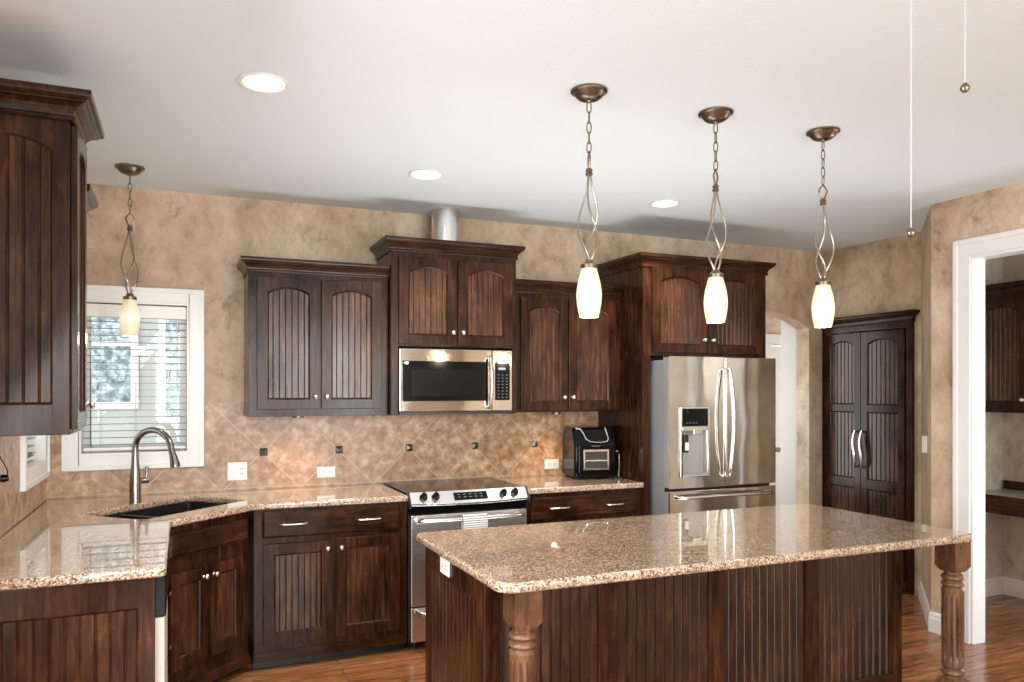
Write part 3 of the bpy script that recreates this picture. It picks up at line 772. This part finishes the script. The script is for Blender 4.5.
# under-cabinet puck lights that wash the tiles
for x, lb in ((.66, 'small round light under the cabinet left of the microwave'), (2.45, 'small round light under the cabinet right of the microwave')):
    p = thing('puck_light', lb, 'light', (x, -.16, 1.390), 0, 'puck lights under the upper cabinets')
    MB().lathe([(.0, .014), (.034, .014), (.034, .002), (.030, 0), (.026, 0), (.026, .004), (0, .004)], 24).build('housing', BRONZE, p, smooth=True)
    MB().lathe([(0, .001), (.0255, .001), (.0255, .003), (0, .003)], 20).build('lens', emis('lit_puck', (1, .72, .40), 3), p)
    l = bpy.data.lights.new('puck_light_lamp', 'SPOT'); l.energy = 9; l.color = (1, .70, .40); l.spot_size = 2.2; l.spot_blend = .8; l.shadow_soft_size = .02
    o = bpy.data.objects.new('puck_light_lamp', l); C.objects.link(o); o.location = (x, -.13, 1.384); o.rotation_euler = (-.35, 0, 0)

# ------------------------------------------------------------------ refrigerator
fr = thing('refrigerator', 'stainless french-door refrigerator with water dispenser', 'refrigerator', (2.966, 0, 0), 0)
FW = .910
MB().box(.004, FW - .004, -.735, -.03, .02, 1.765).build('body', FSIDE, fr, .004)
def curved_door(x0, x1, z0, z1, name, yf=-.80, yb=-.745, bow=.010, hole=None, ref=None):
    a, b = ref or (0, FW); xs = [x0 + (x1 - x0) * i / 16 for i in range(17)]
    def fy(x): t = (x - a) / (b - a); return yf - bow * (1 - (2 * t - 1) ** 2)
    mb = MB()
    def strip(xs, z0, z1):
        poly = [(x, fy(x)) for x in xs] + [(xs[-1], yb), (xs[0], yb)]
        mb.prism(poly, z0, z1, 'z')
    if hole:
        hx0, hx1, hz0, hz1 = hole
        L_ = [x for x in xs if x < hx0 - .001] + [hx0]; R_ = [hx1] + [x for x in xs if x > hx1 + .001]; M_ = [hx0] + [x for x in xs if hx0 + .001 < x < hx1 - .001] + [hx1]
        strip(L_, z0, z1); strip(R_, z0, z1); strip(M_, z0, hz0); strip(M_, hz1, z1)
    else: strip(xs, z0, z1)
    return mb.build(name, STEEL, fr, .006 if not hole else .0, seg=3), fy
DX0, DX1, DZ0, DZ1 = .092, .312, .985, 1.440
ld, fy_ = curved_door(.002, .4525, .905, 1.788, 'door', hole=(DX0, DX1, DZ0, DZ1)); rd, _ = curved_door(.4575, FW - .002, .905, 1.788, 'door')
fz, _ = curved_door(.002, FW - .002, .06, .888, 'freezer_drawer')
MB().box(.01, FW - .01, -.742, -.7355, .03, 1.77).build('gasket', BLACKM, fr)
for z0, z1 in ((.06, .888), (.905, 1.788)): MB().box(-.002, .0015, -.792, -.746, z0 + .006, z1 - .006).build('side_trim', FSIDE, fr)
# dispenser
dz = MB().box(DX0 + .002, DX1 - .002, -.806, -.755, 1.318, DZ1 - .003)
dsp = dz.build('dispenser', BLACK, ld, .003)
fm = MB()
for b in ((DX0 - .012, DX0 + .004, DZ0 - .008, DZ1 + .010), (DX1 - .004, DX1 + .012, DZ0 - .008, DZ1 + .010), (DX0 + .004, DX1 - .004, DZ1 - .004, DZ1 + .010), (DX0 + .004, DX1 - .004, DZ0 - .008, DZ0 + .006)): fm.box(b[0], b[1], -.816, -.79, b[2], b[3])
fm.build('dispenser_frame', STEELM, ld, .004)
MB().box(DX0 + .004, DX1 - .004, -.814, -.79, 1.288, 1.320).box(.185, .255, -.822, -.79, 1.262, 1.300).build('spout_housing', STEELM, ld, .004)
MB().add([(DX0, -.795, .995), (DX1, -.795, .995), (DX1, -.748, .995), (DX0, -.748, .995), (DX0, -.748, 1.318), (DX1, -.748, 1.318), (DX0, -.744, .985), (DX1, -.744, .985), (DX0, -.744, 1.318), (DX1, -.744, 1.318), (DX0, -.795, .985), (DX1, -.795, .985)],
         [[0, 1, 2, 3], [3, 2, 5, 4], [6, 8, 9, 7], [0, 10, 11, 1], [10, 6, 7, 11], [4, 5, 9, 8], [0, 3, 4, 8, 6, 10], [1, 11, 7, 9, 5, 2]]).build('dispenser_recess', plain('grey_recess', (.42, .41, .40), .3, .4), ld)
MB().box(.140, .178, -.775, -.752, 1.14, 1.262).build('paddle', BLACKM, ld, .004)
MB().box(.147, .175, -.784, -.774, 1.155, 1.21).build('paddle_cover', WPLATE, ld, .004)
im = MB()
for x in (.14, .165, .19, .215): im.box(x, x + .010, -.8072, -.806, 1.338, 1.346)
im.box(.142, .150, -.8072, -.806, 1.415, 1.423).build('display_icons', LCD, ld)
MB().lathe([(0, -.003), (.008, -.003), (.009, 0)], 16, 'y', (.095, -.8045, 1.44)).build('badge', BRONZE, ld)
for sx, x0, d in ((-1, .452, ld), (1, .458, rd)):            # bowed bar handles
    z0, z1 = .985, 1.70; hp = []
    for i in range(17):
        t = i / 16; bow = math.sin(PI * t)
        hp.append((x0 + sx * (.016 + .018 * bow), -.836 - .020 * bow, z0 + (z1 - z0) * t))
    hp = [(x0 + sx * .016, -.806, z0 - .012)] + hp + [(x0 + sx * .016, -.806, z1 + .012)]
    MB().tube(hp, .013, 12).build('handle', STEELM, d, smooth=True)
hp = [(.075, -.803, .845), (.075, -.835, .845)] + [(.085 + (FW - .17) * t, -.848 - .014 * math.sin(PI * t), .845 + .004 * math.sin(PI * t)) for t in (.02, .2, .4, .6, .8, .98)] + [(FW - .075, -.835, .845), (FW - .075, -.803, .845)]
MB().tube(hp, .0125, 12).build('freezer_handle', STEELM, fz, smooth=True)
for x in (.03, FW - .10): MB().box(x, x + .07, -.775, -.69, 1.766, 1.786).build('hinge_cover', FSIDE, fr, .004)
MB().box(.02, FW - .02, -.72, -.6, .002, .02).build('kick_grille', BLACKM, fr)

# ------------------------------------------------------------------ air fryer oven on the right counter
af = thing('air_fryer', 'black air fryer oven with chrome trim and glass door on the counter', 'air fryer', (2.688, -.205, CZ1), -.17)
prof = [(-.155, .012), (-.157, .235), (-.150, .262), (-.105, .345), (-.085, .362), (.06, .366), (.11, .345), (.14, .26), (.145, .03), (.135, .012)]
MB().prism(prof, -.155, .155, 'x').build('body', BLACK, af, .016, seg=4)
for x in (-.12, .12):
    for y in (-.12, .11): MB().lathe([(.014, .0), (.016, .014)], 12, 'z', (x, y, .0005)).build('foot', BLACKM, af)
MB().box(-.118, .118, -.170, -.1575, .035, .225).build('door', BLACK, af, .006)
wf = MB()
for b in ((-.095, .092, .068, .080), (-.095, .092, .196, .210), (-.095, -.083, .080, .196), (.080, .092, .080, .196)): wf.box(b[0], b[1], -.1735, -.170, b[2], b[3])
wf.build('door_trim', CHROME, af, .001)
MB().box(-.083, .080, -.1722, -.170, .08, .196).build('door_window', OVENG, af)
rk = MB()
for i in range(12): rk.box(-.078 + i * .0135, -.0745 + i * .0135, -.1732, -.1722, .134, .139)
rk.box(-.08, .078, -.1732, -.1722, .130, .134).build('rack', NICKEL, af)
# chrome line sweeping round the control panel on the slanted front
def slope(t): return (-.155 + .05 * t, .250 + .095 * t)        # y,z along the slanted face
us = [(-.135, 1.0), (-.10, .93), (-.082, .62), (-.070, .25), (-.045, .06), (.0, .0), (.045, .0), (.085, .06), (.098, .25), (.092, .62), (.086, 1.0)]
MB().tube([(x, -.158 + .05 * t + (.003 if t > .9 else 0), .258 + .100 * t) for x, t in us], .0062, 8).build('chrome_trim', CHROME, af, smooth=True)
MB().box(-.03, .03, -.161, -.1575, .231, .237).build('brand_mark', LCD, af)
MB().tube([(.150, -.14, .19), (.168, -.14, .195), (.178, -.14, .17), (.180, -.14, .06), (.176, -.14, .015)], .006, 8).build('side_handle', CHROME, af, smooth=True)
MB().box(-.128, -.119, -.166, -.157, .05, .24).build('hinge_post', BLACKM, af, .002)

# ------------------------------------------------------------------ outlets, switch, plug
def outlet(name, label, loc, w, h, rz, kind, group=None):
    r = thing(name, label, 'outlet' if kind != 'switch' else 'switch', loc, rz, group)
    MB().box(-w / 2, w / 2, -.006, 0, -h / 2, h / 2).build('cover_plate', WPLATE, r, .002)
    if kind == 'double':
        MB().box(-.040, -.010, -.0085, -.006, -.034, .034).build('rocker', WPLATE, r, .001)
        MB().box(.010, .040, -.0085, -.006, -.034, .034).build('receptacle', WPLATE, r, .001)
        s = MB()
        for z in (.016, -.016):
            for x in (.020, .030): s.box(x - .0015, x + .0015, -.0092, -.0084, z - .005, z + .005)
        s.build('slots', SLOT, r)
    elif kind == 'flat':
        MB().box(-.036, .036, -.0085, -.006, -.016, .016).build('receptacle', WPLATE, r, .001)
        s = MB()
        for x in (-.019, .019):
            for z in (-.005, .005): s.box(x - .006, x + .006, -.0092, -.0084, z - .0015, z + .0015)
        s.build('slots', SLOT, r)
    else:
        MB().box(-.005, .005, -.020, -.006, -.004, .012).build('toggle', WPLATE, r, .001)
    return r
outlet('wall_outlet', 'square white two-gang outlet plate on the tile right of the window', (.313, -.0085, 1.058), .116, .112, 0, 'double')
o2 = outlet('wall_outlet', 'horizontal white outlet on the tile left of the range', (.858, -.0085, 1.030), .115, .070, 0, 'flat')
dup(o2, (2.488, -.0085, 1.020), 0, 'horizontal white outlet on the tile beside the air fryer')
dup(o2, (.9945, -2.065, .838), -PI / 2, 'white outlet on the island end, high under the countertop')
outlet('light_switch', 'white light switch on the angled wall beside the doorway', (4.70, -1.354, 1.19), .07, .115, -math.atan2(.672, .617) + 0.0, 'switch')
pg = thing('cord_plug', 'small black plug on the left wall under the dark cabinet', 'plug', (-.7115, -1.21, 1.185), PI / 2)
MB().lathe([(0, -.030), (.012, -.028), (.017, -.012), (.017, -.0005)], 14, 'y').build('plug', BLACK, pg, smooth=True)
MB().tube([(0, -.022, .008), (-.010, -.026, .03), (-.030, -.018, .06), (-.062, -.006, .10), (-.09, -.004, .150), (-.10, -.004, .218)], .0022, 6).build('cord', BLACK, pg, smooth=True)

# ------------------------------------------------------------------ island
IX0, IX1, IY0, IY1 = .962, 3.285, -1.703, -2.735
isl = thing('kitchen_island', 'dark beadboard island with turned brown corner legs', 'island', (1.0, -2.48, 0), 0)
BL, BD = 2.10, .71
MB().box(.012, BL - .012, .012, BD - .004, .003, .880).build('body', WOOD, isl)
st = [(0, .03), (.474, .562), (.995, 1.066), (1.512, 1.592), (2.05, BL)]
fb = MB(); WOODB = wood('dark_stained_island_beadboard', (.010, .0034, .0016), (.034, .0120, .0050), (.085, .034, .0140), .2, spec=.6)
for a, b in zip(st, st[1:]): bead(fb, a[1] - .002, b[0] + .002, .2, lambda q: .880, .001, .0425, .0058, .0065)
fb.build('front_beadboard', WOODB, isl)
for a, b in st: MB().box(a, b, -.009, .011, .003, .880).build('stile', WOOD, isl, .004, seg=3)
for a, b in zip(st, st[1:]): MB().box(a[1] + .0005, b[0] - .0005, -.009, .011, .003, .245).build('bottom_rail', WOODR, isl, .004)
# left end: beadboard between a front post and the back edge
le = panel_frame(MB(), BD - .012, .876, [(.14, .78, 0)], .05, .016).build('end_panel', WOOD, isl, .002, loc=(.0115, BD - .004, .003), rz=-PI / 2)
bead(MB(), .046, BD - .058, .135, lambda q: .785, -.010, .045, .0065, .0065).build('panel', WOODB, le)
re = panel_frame(MB(), BD - .012, .876, [(.14, .78, 0)], .05, .016).build('end_panel', WOOD, isl, .002, loc=(BL - .0115, .008, .003), rz=PI / 2)
bead(MB(), .046, BD - .058, .135, lambda q: .785, -.010, .045, .0065, .0065).build('panel', WOODB, re)
def leg(x, y):
    w = .0515; mb = MB()
    # square head with chamfered lower corners, then turned work
    def sq(hw, z): return [(-hw, -hw, z), (hw, -hw, z), (hw, hw, z), (-hw, hw, z)]
    def loft(rows):
        vs = sum(rows, []); k = len(rows[0]); fs = [list(range(k))[::-1], [(len(rows) - 1) * k + i for i in range(k)]]
        for r in range(len(rows) - 1):
            for i in range(k): j = (i + 1) % k; fs.append([r * k + i, r * k + j, (r + 1) * k + j, (r + 1) * k + i])
        mb.add(vs, fs)
    loft([sq(.036, .738), sq(w, .762), sq(w, .880)])
    prof = [(.036, .740), (.034, .735), (.034, .727), (.044, .722), (.049, .714), (.049, .708), (.041, .701), (.037, .697), (.044, .692), (.0495, .684), (.0495, .678), (.042, .670), (.038, .668), (.044, .660), (.048, .655), (.048, .648)]
    n_ = 24
    for i in range(n_ + 1):
        z = .645 - (.645 - .325) * i / n_; prof.append((.0465, z))
    prof += [(.047, .318), (.046, .308), (.038, .300), (.038, .297), (.046, .291), (.0495, .283), (.0495, .277), (.043, .270), (.037, .266), (.037, .255)]
    def rad(t, z):
        if .345 < z < .628: return 1 - .19 * max(0, math.cos(12 * t)) ** .6
        return 1
    mb.lathe(prof[::-1], 144, 'z', rad=rad)
    loft([sq(.036, .003), sq(w, .015), sq(w, .235), sq(.036, .257)])
    return mb.build('leg', POST, isl, smooth=True, loc=(x - 1.0, y + 2.48, 0))
leg(1.0855, -2.6385); leg(3.228, -2.6485)
isle_outline = rounded([(IX0, IY0), (IX0, IY1), (IX1, IY1), (IX1, IY0)], [.05, .07, .06, .05], 8)
tag(slab('island_countertop', isle_outline, [], .881, .917, GRANITE, .013), 'large speckled granite slab on the island with rounded corners', 'countertop')

# ------------------------------------------------------------------ pantry built into the right wall (front faces -x)
pt = thing('pantry_cabinet', 'tall dark built-in pantry with two arched beadboard doors', 'cabinet', (PX - .002, -.004, 0), -PI / 2)
fr_ = MB().box(0, .022, -.024, 0, .003, 2.10).box(.845, .898, -.024, 0, .003, 2.10).box(.022, .845, -.024, 0, 2.045, 2.10).box(.022, .845, -.024, 0, .003, .09)
fr_.build('frame', WOOD, pt, .003)
MB().box(.845, .898, .001, .03, .01, 2.10).box(0, .90, .30, .32, .003, 2.10).build('body', WOOD, pt)
crown(pt, [(0, -.024), (.898, -.024), (.898, -.0)], 2.088, .95)
ops = [(.10, .66, 0), (.735, 1.285, 0), (1.345, 1.835, .04)]
for i, (x, w, kx) in enumerate(((.026, .385, .352), (.415, .415, .032))):
    d = door(pt, x, .10, w, 1.935, openings=ops, st=.062, y=-.005, pitch=.04, gw=.007)
    z0, z1 = .83, 1.13; hp = []
    for k in range(13):
        t = k / 12; hp.append((kx + .010 * math.sin(2 * PI * t) * (1 if i == 0 else 1), -.02 - .030 - .012 * math.sin(PI * t), z0 + (z1 - z0) * t))
    hp = [(kx, -.02, z0 + .01)] + hp + [(kx, -.02, z1 - .01)]
    MB().tube(hp, [.008] * 2 + [.009, .010, .011, .012, .0125, .0125, .0125, .012, .011, .010, .009] + [.008] * 2, 10).build('handle', STEELM, d, smooth=True)

# ------------------------------------------------------------------ nook beyond the doorway
c = thing('upper_cabinet', 'dark upper cabinet seen through the doorway on the right', 'cabinet', (5.788, -1.14, 0), -PI / 2)
carcass(c, 1.64, .33, 1.40, 2.265)
for i in range(4): door(c, .02 + i * .40, 1.42, .395, .80, rise=.034, y=-.331, gw=.007, knob=(.365 if i % 2 == 0 else .03, .075))
crown(c, [(0, -.33), (1.64, -.33)], 2.25, .95)
c = thing('wall_desk', 'grey built-in desk shelf with dark wooden apron beyond the doorway', 'desk', (5.788, -1.155, 0), -PI / 2)
MB().box(0, 1.64, -.44, -.002, .79, .81).build('desktop', DESK, c, .004)
MB().box(0, 1.64, -.455, -.4405, .68, .812).build('apron', WOODR, c, .003)
MB().box(0, 1.64, -.02, -.002, .811, .875).build('back_rail', WOODR, c, .003)
MB().box(1.60, 1.64, -.44, -.02, .003, .789).build('end_support', WOOD, c, .003)

# ------------------------------------------------------------------ pendants, downlights, pull chains
def make_pendant(label, group):
    p = thing('pendant_light', label, 'pendant light', (0, 0, 0), 0, group)      # origin at the ceiling, everything hangs below
    MB().lathe([(0, -.049), (.008, -.049), (.010, -.044), (.026, -.042), (.042, -.036), (.055, -.025), (.061, -.014), (.065, -.010), (.074, -.008), (.074, -.0015), (0, -.0015)], 40).build('canopy', BRONZE, p, smooth=True)
    ch = MB(); z = -.047; i = 0
    while z > -.240:
        pts = []
        for k in range(16):
            t = 2 * PI * k / 16; a, b = .0085 * math.cos(t), .020 * math.sin(t) + (.004 if math.sin(t) > 0 else -.004)
            pts.append((a, 0, z - .022 + b) if i % 2 else (0, a, z - .022 + b))
        ch.tube(pts, .0026, 6, closed=True); z -= .0405; i += 1
    ch.build('chain', BRONZE, p, smooth=True)
    MB().tube([(0, 0, -.247), (.020, 0, -.272), (.021, 0, -.278), (.008, 0, -.312), (-.008, 0, -.312), (-.021, 0, -.278), (-.020, 0, -.272)], .0042, 8, closed=True).build('diamond_link', BRONZE, p, smooth=True)
    MB().lathe([(0, -.312), (.010, -.314), (.015, -.322), (.011, -.329), (.016, -.336), (.011, -.345), (0, -.347)], 16).build('collar', BRONZE, p, smooth=True)
    for k in range(3):
        pts = []
        for q in range(29):
            t = q / 28; a = 2 * PI * k / 3 + 2.6 * t * t + .5; r = .005 + .040 * math.sin(PI * t ** 1.25) ** 1.1
            pts.append((r * math.cos(a), r * math.sin(a), -.338 - .355 * t))
        MB().tube(pts, .0042, 8).build('twisted_rod', WIRE, p, smooth=True)
    MB().lathe([(0, -.678), (.016, -.682), (.020, -.694), (.034, -.700), (.034, -.716), (0, -.716)], 28).build('cap', BRONZE, p, smooth=True)
    pr = [(.031, -.715), (.036, -.735), (.044, -.765), (.0495, -.80), (.051, -.825), (.049, -.855), (.044, -.885), (.038, -.910)]
    MB().lathe(pr + [(r - .003, z) for r, z in pr[::-1]], 36).build('shade', SHADE, p, smooth=True)
    return p
G = 'small pendants with frosted glass shades'
P1 = make_pendant('leftmost of the three pendants over the island, nearest the camera', G); P1.location = (1.498, -2.368, H); P1.rotation_euler.z = PI / 2 - .35
PL = [(P1.location, 9)]
for loc, rz, lb in (((2.121, -2.368, H), .5, 'middle one of the three pendants over the island, before the refrigerator'),
                    ((2.733, -2.368, H), -.2, 'rightmost of the three pendants over the island, before the pantry'),
                    ((-.261, -.463, H), .15, 'pendant with glass shade hanging over the corner sink before the window')):
    dup(P1, loc, rz, lb, G)
for x, y in ((1.498, -2.368), (2.121, -2.368), (2.733, -2.368), (-.261, -.463)):
    l = bpy.data.lights.new('pendant_bulb', 'POINT'); l.energy = 3.6; l.color = (1, .84, .62); l.shadow_soft_size = .03
    o = bpy.data.objects.new('pendant_bulb', l); C.objects.link(o); o.location = (x, y, H - .93)
rl = thing('recessed_light', 'largest recessed ceiling downlight, left of the island pendants', 'ceiling light', (.292, -1.941, H), 0, 'recessed ceiling lights')
MB().lathe([(.096, -.0015), (.099, -.006), (.090, -.010), (.078, -.007), (.076, -.0015)], 40).build('trim_ring', WPLATE, rl, smooth=True)
MB().lathe([(0, -.0050), (.060, -.0045), (.0755, -.003), (.0755, -.0015), (0, -.0015)], 36).build('lens', LENS, rl, smooth=True)
dup(rl, (1.244, -.962, H), 0, 'recessed downlight in the ceiling above the microwave cabinet', 'recessed ceiling lights')
dup(rl, (2.847, -.930, H), 0, 'recessed downlight in the ceiling above the fridge cabinet', 'recessed ceiling lights')
for x, y in ((.292, -1.941), (1.244, -.962), (2.847, -.930)):
    l = bpy.data.lights.new('downlight', 'SPOT'); l.energy = 105; l.color = (1, .93, .82); l.spot_size = 2.1; l.spot_blend = .7; l.shadow_soft_size = .07
    o = bpy.data.objects.new('downlight', l); C.objects.link(o); o.location = (x, y, H - .02)

def pull_chain(u, vb, label, rb):
    fw = 1.8; a = (u - 512) / 768.547; th = .40489
    x = fw * (math.sin(th) + a * math.cos(th)); y = fw * (math.cos(th) - a * math.sin(th)) - 5.0788
    zb = 1.56 + (390.5 - vb) / 768.547 * fw
    r = thing('pull_chain', label, 'pull chain', (x, y, zb), 0)
    MB().lathe([(0, -.011), (.006, -.0095), (.0105, -.003), (.0105, .003), (.006, .0095), (.003, .012), (0, .012)], 18).build('ball', BRONZE, r, smooth=True)
    pr = []; z = .0125; top = H - zb - .004
    while z < top: pr += [(.0006, z), (.0014, z + .0022), (.0014, z + .0038)]; z += .006
    MB().lathe(pr, 6).build('chain', CHAINW, r, smooth=True)
    MB().lathe([(.0, top - .012), (.008, top - .010), (.016, top - .002), (.016, top + .003)], 16).build('ceiling_mount', BRONZE, r, smooth=True)
pull_chain(911, 233, 'long thin bead chain with a dark ball, hanging by the right wall corner', .01)
pull_chain(965, 88, 'short thin bead chain with a dark ball at the upper right', .01)
